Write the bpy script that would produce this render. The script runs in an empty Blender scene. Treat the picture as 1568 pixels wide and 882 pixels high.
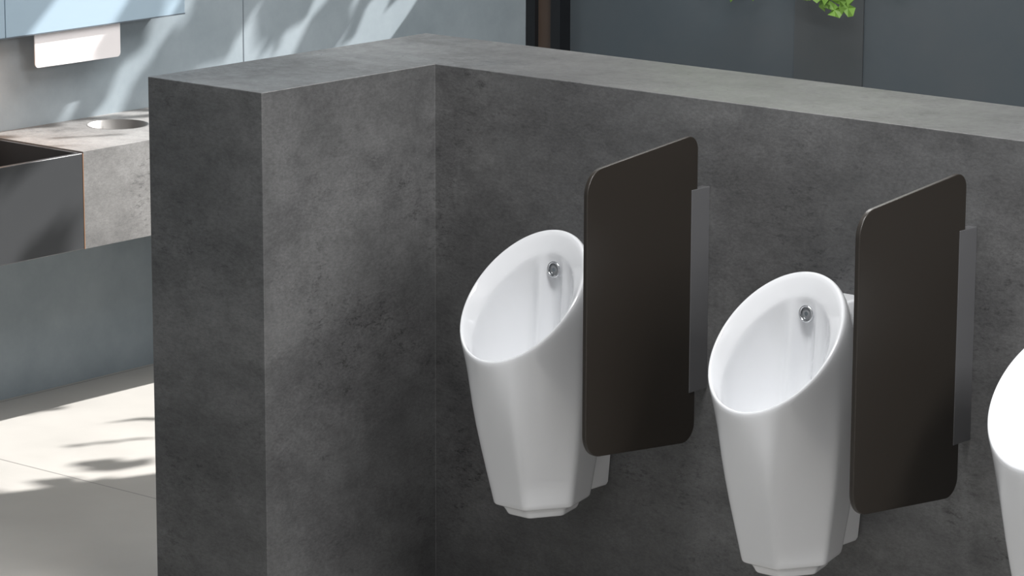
import bpy, bmesh, math, random
from mathutils import Matrix, Vector
sc=bpy.context.scene
sc.view_settings.view_transform='Standard'
# ---------------- camera
C=Vector((5.8412,-6.5987,2.7174));yaw,pitch,roll,F=0.702,.2127,.0032,5431.
f=Vector((-math.sin(yaw)*math.cos(pitch),math.cos(yaw)*math.cos(pitch),-math.sin(pitch)))
r=Vector((math.cos(yaw),math.sin(yaw),0));u=r.cross(f)
r2=r*math.cos(roll)+u*math.sin(roll);u2=r2.cross(f)
cd=bpy.data.cameras.new('camera');cam=bpy.data.objects.new('camera',cd);sc.collection.objects.link(cam)
cam.matrix_world=Matrix(((r2.x,u2.x,-f.x,C.x),(r2.y,u2.y,-f.y,C.y),(r2.z,u2.z,-f.z,C.z),(0,0,0,1)))
cd.sensor_width=36;cd.lens=F/1600*36;cd.clip_end=200
sc.camera=cam
# ---------------- helpers
def mat(name,base=(.5,.5,.5),rough=.5,metal=0,spec=.5,coat=0):
    m=bpy.data.materials.new(name);m.use_nodes=True
    b=m.node_tree.nodes['Principled BSDF']
    b.inputs['Base Color'].default_value=(*base,1);b.inputs['Roughness'].default_value=rough
    b.inputs['Metallic'].default_value=metal;b.inputs['Specular IOR Level'].default_value=spec
    b.inputs['Coat Weight'].default_value=coat
    return m
def N(m,t,**k):
    n=m.node_tree.nodes.new(t)
    for a,v in k.items():
        if a in n.inputs: n.inputs[a].default_value=v
        else: setattr(n,a,v)
    return n
def L(m,a,b): m.node_tree.links.new(a,b)
def ramp(m,src,stops):
    rp=N(m,'ShaderNodeValToRGB');e=rp.color_ramp.elements
    while len(e)<len(stops): e.new(.5)
    for k,(p,c) in enumerate(stops):
        e[k].position=p;e[k].color=(*c,1) if isinstance(c,tuple) else (c,c,c,1)
    L(m,src,rp.inputs[0]);return rp.outputs[0]
def mult(m,a,b,fac=1):
    mx=N(m,'ShaderNodeMix',data_type='RGBA',blend_type='MULTIPLY');mx.inputs[0].default_value=fac
    L(m,a,mx.inputs[6]);L(m,b,mx.inputs[7]);return mx.outputs[2]
def concrete(name,c1,c2,c3,rough=(.35,.6),scale=1.0,bump=.15,spec=.5,contrast=1.):
    m=mat(name,spec=spec);b=m.node_tree.nodes['Principled BSDF']
    tc=N(m,'ShaderNodeTexCoord')
    def noise(sc_,det,ro,stretch=(1,1,1),dist=0.,off=0):
        mp=N(m,'ShaderNodeMapping');mp.inputs['Scale'].default_value=stretch;mp.inputs['Location'].default_value=(off,off*.7,off*1.3);L(m,tc.outputs['Object'],mp.inputs[0])
        n=N(m,'ShaderNodeTexNoise',Scale=sc_*scale,Detail=det,Roughness=ro,Distortion=dist);L(m,mp.outputs[0],n.inputs['Vector']);return n.outputs['Fac']
    a=noise(1.5,9.,.62,(1,1,1.3),.3,3.1)
    b1=noise(6.5,14.,.82,(1,1,1.6),.15)
    c=noise(80,6.,.8,(1,1,2.))
    d=noise(22,12.,.88,(1,1,2.4),.3,1.7)
    col=ramp(m,a,[(.34,c1),(.5,c2),(.66,c3)])
    col=mult(m,col,ramp(m,b1,[(.37,.66),(.5,.98),(.63,1.22)]),.82*contrast)
    col=mult(m,col,ramp(m,c,[(.36,.74),(.6,1.14)]),.85*contrast)
    pit=ramp(m,d,[(.41,.42),(.47,1.)])
    sel=ramp(m,noise(2.6,6.,.6,(1,1,1),.0,7.),[(.48,0.),(.6,1.)])
    mx=N(m,'ShaderNodeMix',data_type='RGBA',blend_type='MULTIPLY');L(m,sel,mx.inputs[0]);L(m,col,mx.inputs[6]);L(m,pit,mx.inputs[7])
    L(m,mx.outputs[2],b.inputs['Base Color'])
    mr=N(m,'ShaderNodeMapRange');mr.inputs['From Min'].default_value=.35;mr.inputs['From Max'].default_value=.65
    mr.inputs['To Min'].default_value=rough[1];mr.inputs['To Max'].default_value=rough[0]
    L(m,b1,mr.inputs['Value']);L(m,mr.outputs[0],b.inputs['Roughness'])
    bp=N(m,'ShaderNodeBump',Strength=bump,Distance=.004)
    L(m,c,bp.inputs['Height']);L(m,bp.outputs[0],b.inputs['Normal'])
    return m
def link(o,parent=None):
    sc.collection.objects.link(o)
    if parent: o.parent=parent
    return o
def empty(name,loc=(0,0,0)):
    o=bpy.data.objects.new(name,None);o.empty_display_size=.1;o.location=loc;return link(o)
def meshobj(name,verts,faces,m,parent=None,smooth=False):
    me=bpy.data.meshes.new(name);me.from_pydata([tuple(v) for v in verts],[],faces);me.update()
    bm=bmesh.new();bm.from_mesh(me);bmesh.ops.recalc_face_normals(bm,faces=bm.faces);bm.to_mesh(me);bm.free()
    for p in me.polygons:p.use_smooth=smooth
    me.materials.append(m);o=bpy.data.objects.new(name,me);return link(o,parent)
def bevel(o,w,seg=3):
    md=o.modifiers.new('bev','BEVEL');md.width=w;md.segments=seg;md.limit_method='ANGLE';md.harden_normals=True
    for p in o.data.polygons:p.use_smooth=True
def box(name,a,b,m,parent=None,bev=0):
    x0,y0,z0=a;x1,y1,z1=b
    v=[(x0,y0,z0),(x1,y0,z0),(x1,y1,z0),(x0,y1,z0),(x0,y0,z1),(x1,y0,z1),(x1,y1,z1),(x0,y1,z1)]
    fc=[(0,3,2,1),(4,5,6,7),(0,1,5,4),(1,2,6,5),(2,3,7,6),(3,0,4,7)]
    o=meshobj(name,v,fc,m,parent)
    if bev: bevel(o,bev)
    return o
def prism(name,pts,axis,lo,hi,m,parent=None,bev=0):
    n=len(pts);v=[]
    for h in(lo,hi):
        for (p,q) in pts:
            v.append({'x':(h,p,q),'y':(p,h,q),'z':(p,q,h)}[axis])
    fc=[tuple(range(n)),tuple(range(n,2*n))]+[(i,(i+1)%n,(i+1)%n+n,i+n) for i in range(n)]
    o=meshobj(name,v,fc,m,parent)
    if bev: bevel(o,bev)
    return o
def roundpoly(pts,rad,seg=10):
    out=[];n=len(pts)
    for i in range(n):
        p=Vector(pts[i]);a=Vector(pts[i-1]);b=Vector(pts[(i+1)%n]);rr=rad[i]
        if rr<=0: out.append(tuple(p));continue
        d1=(a-p).normalized();d2=(b-p).normalized();ang=d1.angle(d2);t=rr/math.tan(ang/2)
        c=p+(d1+d2).normalized()*(rr/math.sin(ang/2));s=p+d1*t-c;e=p+d2*t-c
        tot=s.angle(e);sg=1 if s.x*e.y-s.y*e.x>0 else -1
        for k in range(seg+1):
            an=sg*tot*k/seg;out.append((c.x+s.x*math.cos(an)-s.y*math.sin(an),c.y+s.x*math.sin(an)+s.y*math.cos(an)))
    return out
# ---------------- materials
M_part=concrete('dark_concrete',(.070,.070,.071),(.098,.098,.099),(.142,.142,.142),rough=(.26,.45))
M_ctr=concrete('grey_concrete',(.15,.148,.145),(.20,.197,.193),(.26,.257,.253),rough=(.4,.6),scale=1.4,contrast=.8)
M_cer=mat('white_ceramic',(.78,.79,.81),.08,spec=.5,coat=.3)
M_div=mat('divider_smoked_bronze',(.022,.018,.0145),.33,spec=.5)
M_metal=mat('satin_aluminium',(.13,.13,.135),.45,metal=.3)
M_steel=mat('brushed_steel',(.35,.34,.33),.35,metal=.8)
M_chrome=mat('chrome',(.75,.76,.78),.08,metal=1)
M_grey=mat('sensor_grey',(.22,.23,.24),.25)
M_dark=mat('dark_joint',(.10,.12,.14),.6)
M_black=mat('black_frame',(.008,.009,.011),.4)
M_brown=mat('brown_frame',(.07,.048,.036),.5)
M_basin=mat('black_basin',(.05,.052,.055),.35)
M_copper=mat('copper_trim',(.35,.19,.11),.4,metal=.2)
M_mirror=mat('mirror_painted_reflection',(.36,.46,.54),.15,spec=.7)  # pale blue base colour stands in for the mirror's reflection
M_paper=mat('white_paper',(.8,.76,.76),.7)
M_ceil=mat('ceiling_paint',(.75,.75,.75),.8)
M_cab=mat('cabinet_body_paint',(.3,.32,.35),.6)
M_leaf=mat('leaf_green',(.16,.30,.05),.5)
def noisy(name,c1,c2,scale,rough):
    m=mat(name,rough=rough);tc=N(m,'ShaderNodeTexCoord');n1=N(m,'ShaderNodeTexNoise',Scale=scale,Detail=9.,Roughness=.7)
    L(m,tc.outputs['Object'],n1.inputs['Vector'])
    L(m,ramp(m,n1.outputs[0],[(.3,c1),(.7,c2)]),m.node_tree.nodes['Principled BSDF'].inputs['Base Color']);return m
M_blue=noisy('blue_wall_panel',(.22,.262,.288),(.31,.355,.385),2.5,.5)
M_slate=noisy('dark_slate_glass',(.066,.083,.096),(.083,.094,.103),1.2,.22)
M_pil=noisy('dark_pilaster',(.064,.074,.080),(.078,.082,.085),2.,.28)
# floor
M_floor=mat('floor_tile',rough=.35);b=M_floor.node_tree.nodes['Principled BSDF']
tc=N(M_floor,'ShaderNodeTexCoord');mp=N(M_floor,'ShaderNodeMapping');mp.inputs['Location'].default_value=(0,-.133+1.2,0)
L(M_floor,tc.outputs['Object'],mp.inputs[0])
br=N(M_floor,'ShaderNodeTexBrick',offset=0.,offset_frequency=1)
br.inputs['Color1'].default_value=(.41,.395,.37,1);br.inputs['Color2'].default_value=(.395,.38,.355,1);br.inputs['Mortar'].default_value=(.2,.19,.18,1)
br.inputs['Scale'].default_value=1;br.inputs['Mortar Size'].default_value=.003;br.inputs['Brick Width'].default_value=2.4;br.inputs['Row Height'].default_value=1.2
L(M_floor,mp.outputs[0],br.inputs[0])
n1=N(M_floor,'ShaderNodeTexNoise',Scale=3.,Detail=8.);L(M_floor,tc.outputs['Object'],n1.inputs['Vector'])
L(M_floor,mult(M_floor,br.outputs[0],ramp(M_floor,n1.outputs[0],[(.3,.9),(.7,1.05)])),b.inputs['Base Color'])
# ---------------- room shell
XW=-2.417;YB=3.3;H=1.4
box('floor',(XW-.2,-9,-.1),(8.5,YB+.2,0),M_floor)
box('ceiling',(XW-.2,-3.6,3.6),(8.5,YB+.25,3.75),M_ceil)
box('wall_left',(XW-.2,-9,0),(XW,YB+.2,3.6),M_blue)
wb=empty('wall_back')
box('lower_panel',(XW,YB,0),(8.5,YB+.15,1.65),M_slate,wb)
box('upper_panel',(-.17,YB,1.65),(8.5,YB+.15,3.6),M_slate,wb)
box('pilaster',(-1.23,YB-.006,0),(-.94,YB,1.65),M_pil,wb)
tr=empty('trim_1')
box('post_front',(XW,YB-.06,0),(XW+.045,YB,3.6),M_black,tr)
box('post_core',(XW+.045,YB-.04,0),(XW+.12,YB,3.6),M_brown,tr)
box('post_side',(XW+.12,YB-.06,0),(XW+.165,YB,3.6),M_black,tr)
box('trim_2',(XW,1.749,0),(XW+.001,1.752,3.6),M_dark)
T,T2,LL=.3955,.4112,.6334
prism('wall_partition',[(0,0),(4.2,0),(4.2,T2),(-T,T2),(-T,-LL),(0,-LL)],'z',0,H,M_part,bev=.002)
# ---------------- urinals
POLY=roundpoly([(.46,1.05),(1.07,.10),(.76,-1.02),(-.76,-1.02),(-1.07,.10),(-.46,1.05)],[.15,.15,.2,.2,.15,.15],6)
def polyr(s,c):
    best=1e9
    for i in range(len(POLY)):
        (x1,y1),(x2,y2)=POLY[i],POLY[(i+1)%len(POLY)]
        dx,dy=x2-x1,y2-y1;den=s*dy-c*dx
        if abs(den)<1e-9: continue
        t=(x1*dy-y1*dx)/den;k=(x1*c-y1*s)/den
        if t>0 and -1e-6<=k<=1+1e-6: best=min(best,t)
    return best
PR=[polyr(math.sin(2*math.pi*i/96),math.cos(2*math.pi*i/96)) for i in range(96)]
def urinal(cx,idx):
    root=empty('urinal' if idx==0 else 'urinal.%03d'%idx,(cx,0,0))
    n=96
    loops=[ # hw,yf,yb,zf,zb,polyweight,ridge
     (.05,-.24,-.13,.354,.354,1,0),(.072,-.272,-.115,.355,.355,1,0),(.075,-.277,-.112,.358,.358,1,0),(.083,-.286,-.108,.380,.380,1,0),(.104,-.306,-.095,.385,.385,1,0),(.1085,-.311,-.092,.389,.389,1,0),
     (.111,-.314,-.090,.407,.407,1,0),(.134,-.347,-.07,.535,.56,1,0),(.152,-.380,-.05,.655,.76,.7,0),(.1605,-.402,-.06,.735,.95,.18,0),
     (.1635,-.411,-.095,.765,1.035,0,0),(.161,-.410,-.118,.774,1.054,0,0),(.156,-.405,-.126,.7755,1.053,0,0),(.151,-.400,-.131,.771,1.046,0,0),
     (.129,-.388,-.144,.742,1.003,0,0),(.1255,-.385,-.146,.735,.997,0,0),(.122,-.379,-.143,.715,.983,0,.2),(.115,-.367,-.136,.685,.94,0,.8),(.098,-.350,-.132,.660,.87,0,1.2),(.074,-.32,-.14,.642,.77,0,1.2),(.03,-.27,-.18,.637,.68,0,.3)]
    V=[];Fc=[]
    for (hw,yf,yb,zf,zb,pw,rg) in loops:
        for i in range(n):
            t=2*math.pi*i/n;s,c=math.sin(t),math.cos(t)
            k=1+(PR[i]-1)*pw
            x,yy=s*k,c*k
            rd=rg*.019*math.exp(-((abs(hw*x)-.036)/.015)**2)*(1 if c<0 else 0)
            zc=max(-1,min(1,yy))
            V.append((hw*x,(yf+yb)/2+(yf-yb)/2*yy-rd,(zf+zb)/2+(zf-zb)/2*zc))
    for k in range(len(loops)-1):
        for i in range(n):
            a=k*n+i;b_=k*n+(i+1)%n;Fc.append((a,b_,b_+n,a+n))
    Fc.append(tuple(range(n)));Fc.append(tuple(range((len(loops)-1)*n,len(loops)*n)))
    o=meshobj('bowl',V,Fc,M_cer,root,True)
    md=o.modifiers.new('s','SUBSURF');md.levels=1;md.render_levels=1
    secs=[(.388,.056,.060),(.40,.063,.067),(.6,.082,.085),(.85,.09,.10),(.95,.085,.09),(.985,.07,.07)]
    V=[];Fc=[]
    for z,a,b_ in secs: V+=[(-a,0,z),(-a*.98,-.02,z),(-b_*.9,-.115,z),(b_*.9,-.115,z),(a*.98,-.02,z),(a,0,z)]
    for k in range(len(secs)-1):
        for i in range(6):
            p=k*6+i;q=k*6+(i+1)%6;Fc.append((p,q,q+6,p+6))
    Fc.append(tuple(range(6)));Fc.append(tuple(range(30,36)))
    o=meshobj('wall_mount_body',V,Fc,M_cer,root,False);bevel(o,.006)
    bm=bmesh.new()
    mtx=Matrix.Translation((0,-.144,.958))@Matrix.Rotation(math.radians(90-4),4,'X')
    def ring(prof,mi,nn=32):
        rows=[]
        for (rr,h) in prof: rows.append([bm.verts.new(mtx@Vector((rr*math.cos(2*math.pi*i/nn),rr*math.sin(2*math.pi*i/nn),h))) for i in range(nn)])
        for a,b2 in zip(rows,rows[1:]):
            for i in range(nn):
                fa=bm.faces.new((a[i],a[(i+1)%nn],b2[(i+1)%nn],b2[i]));fa.material_index=mi;fa.smooth=True
        return rows
    ring([(.0205,-.016),(.0205,.004),(.019,.006),(.0165,.006),(.015,.003),(.015,-.003)],0)
    rw=ring([(.015,-.001),(.010,.002),(.005,.003)],1);fa=bm.faces.new(rw[-1]);fa.material_index=0
    me=bpy.data.meshes.new('spray_head');bm.to_mesh(me);bm.free();me.materials.append(M_chrome);me.materials.append(M_grey)
    link(bpy.data.objects.new('spray_head',me),root)
for i in range(3): urinal(.519+.76*i,i)
# ---------------- dividers
def divider(x,idx):
    root=empty('urinal_divider' if idx==0 else 'urinal_divider.%03d'%idx,(x,0,0))
    pts=roundpoly([(-.045,1.325),(-.045,.563),(-.466,.605),(-.466,1.285)],[.035,.045,.06,.06])
    prism('panel',pts,'x',-.012,0,M_div,root,bev=.0025)
    box('wall_bracket',(-.022,-.076,.69),(-.004,0,1.19),M_metal,root,bev=.002)
    box('wall_bracket_side',(-.004,-.070,.69),(.002,0,1.19),M_metal,root,bev=.001)
for i in range(2): divider(.882+.76*i,i)
# ---------------- washstand
ws=empty('washbasin_counter')
zt,zb,xf=.871,.567,-1.95
slab=box('concrete_slab',(XW,.575,zb),(xf,2.1,zt),M_ctr,ws)
bm=bmesh.new();bmesh.ops.create_cone(bm,cap_ends=True,segments=48,radius1=.1,radius2=.1,depth=.6,matrix=Matrix.Translation((-2.243,.997,.9)))
me=bpy.data.meshes.new('cut');bm.to_mesh(me);bm.free();cut=bpy.data.objects.new('cut',me);sc.collection.objects.link(cut)
md=slab.modifiers.new('b','BOOLEAN');md.object=cut;md.operation='DIFFERENCE'
bpy.context.view_layer.update()
dg=bpy.context.evaluated_depsgraph_get();nm=bpy.data.meshes.new_from_object(slab.evaluated_get(dg));slab.modifiers.clear();slab.data=nm
bpy.data.objects.remove(cut)
bm=bmesh.new()
rows=[[bm.verts.new((-2.243+rr*math.cos(2*math.pi*i/48),.997+rr*math.sin(2*math.pi*i/48),z)) for i in range(48)] for rr,z in[(.1,.8715),(.097,.8715),(.097,.62)]]
for a,b_ in zip(rows,rows[1:]):
    for i in range(48): bm.faces.new((a[i],a[(i+1)%48],b_[(i+1)%48],b_[i])).smooth=True
bm.faces.new(rows[-1])
me=bpy.data.meshes.new('waste_opening_liner');bm.to_mesh(me);bm.free();me.materials.append(M_steel);link(bpy.data.objects.new('waste_opening_liner',me),ws)
box('copper_edge',(-1.96,.5722,zb),(xf+.0005,.575,zt-.006),M_copper,ws)
box('rear_ledge',(XW,-.5,zb),(-2.335,.575,zt),M_ctr,ws)
box('basin_front',(-1.968,-.5,zb),(xf,.572,zt-.004),M_basin,ws,bev=.003)
box('basin_side',(-2.335,.560,zb),(-1.961,.575,zt-.004),M_basin,ws)
box('basin_side_far',(-2.335,-.5,zb),(-1.968,-.49,zt-.004),M_basin,ws)
box('basin_back',(-2.335,-.49,zb),(-2.325,.56,zt-.004),M_basin,ws)
box('basin_bottom',(-2.325,-.49,zb),(-1.968,.56,zb+.08),M_basin,ws)
# ---------------- mirror cabinet
xm=XW+.12;mc=empty('mirror_cabinet')
box('mirror_face',(xm-.01,.582,1.189),(xm,1.358,2.4),M_mirror,mc)
box('mirror_face_side',(xm-.01,-.4,1.189),(xm,.578,2.4),M_mirror,mc)
box('bottom_trim',(xm-.012,-.4,1.186),(xm+.001,1.359,1.190),M_dark,mc)
box('cabinet_body',(XW,-.4,1.193),(xm-.01,1.356,2.4),M_cab,mc)
pts=roundpoly([(.713,1.20),(.713,1.078),(1.080,1.076),(1.080,1.20)],[0,.014,.014,0])
prism('paper_towel',pts,'x',xm-.018,xm-.014,M_paper,mc)
# ---------------- foliage
def leafmesh(name,cs,m,seedv,size):
    rnd=random.Random(seedv);V=[];Fc=[]
    out=[(0,-.5),(.28,-.38),(.5,-.05),(.22,0),(.3,.3),(.0,.6),(-.3,.3),(-.22,0),(-.5,-.05),(-.28,-.38)]
    for c in cs:
        s=size*rnd.uniform(.6,1.2)
        R=Matrix.Rotation(rnd.uniform(-1,1)+.6,3,'Z')@Matrix.Rotation(rnd.uniform(.9,2.2),3,'X')@Matrix.Rotation(rnd.uniform(0,6.28),3,'Z')
        b0=len(V)
        V.append(tuple(Vector(c)))
        for i,(p,q) in enumerate(out): V.append(tuple(Vector(c)+R@Vector((p*s,q*s,(.12*s if i%2 else -.05*s)))))
        for i in range(10): Fc.append((b0,b0+1+i,b0+1+(i+1)%10))
    return meshobj(name,V,Fc,m)
rnd=random.Random(11);cs=[]
for cx_,n_,w_,z0 in((-1.36,14,.06,1.155),(-1.10,16,.05,1.125),(-.97,16,.06,1.12)):
    for k in range(n_): cs.append((cx_+rnd.gauss(0,w_*.5),3.15+rnd.uniform(-.05,.05),z0+rnd.uniform(0,.3)))
leafmesh('hanging_ivy_plant',cs,M_leaf,3,.065)
rnd=random.Random(7);cs=[]
for k in range(150): cs.append((rnd.uniform(-2.3,-1.05),rnd.uniform(3.7,4.4),rnd.uniform(1.8,4.3)))
for k in range(24): cs.append((rnd.uniform(-1.0,.2),rnd.uniform(3.7,4.4),rnd.uniform(1.8,4.3)))
leafmesh('garden_tree_foliage',cs,M_leaf,5,.2)
# ---------------- lights
w=bpy.data.worlds.new('world');sc.world=w;w.use_nodes=True
bg=w.node_tree.nodes['Background'];bg.inputs[0].default_value=(.97,.98,1,1);bg.inputs[1].default_value=.42
def area(name,loc,target,sx,sy,e,col=(1,1,1)):
    l=bpy.data.lights.new(name,'AREA');l.shape='RECTANGLE';l.size=sx;l.size_y=sy;l.energy=e;l.color=col
    o=bpy.data.objects.new(name,l);o.location=loc;o.rotation_euler=(Vector(target)-Vector(loc)).to_track_quat('-Z','Y').to_euler();link(o)
area('alcove_fill_light',(1.6,-1.1,3.5),(1.3,0,.6),1.6,.4,78)  # added overhead fill, washes the long wall and urinals
area('side_fill_light',(4.6,-1.1,2.8),(0,-.2,.8),.9,.9,80)  # invented side fill, brightens the stub's inner face
area('back_fill_light',(-.6,1.6,3.5),(-1.4,1.5,.8),2.0,2.2,105,(1,.985,.965))  # extra unseen fill, lifts the partition top and back area
area('under_cabinet_light',(XW+.06,.5,1.17),(XW+.03,.5,.9),.06,.7,1.8,(1,.55,.3))
sl=bpy.data.lights.new('sun','SUN');sl.energy=12;sl.angle=.009;sl.color=(1,.98,.96)
so=bpy.data.objects.new('sun',sl);so.rotation_euler=Vector((-.366,-.93,-.78)).to_track_quat('-Z','Y').to_euler();so.location=(0,6,6);link(so)
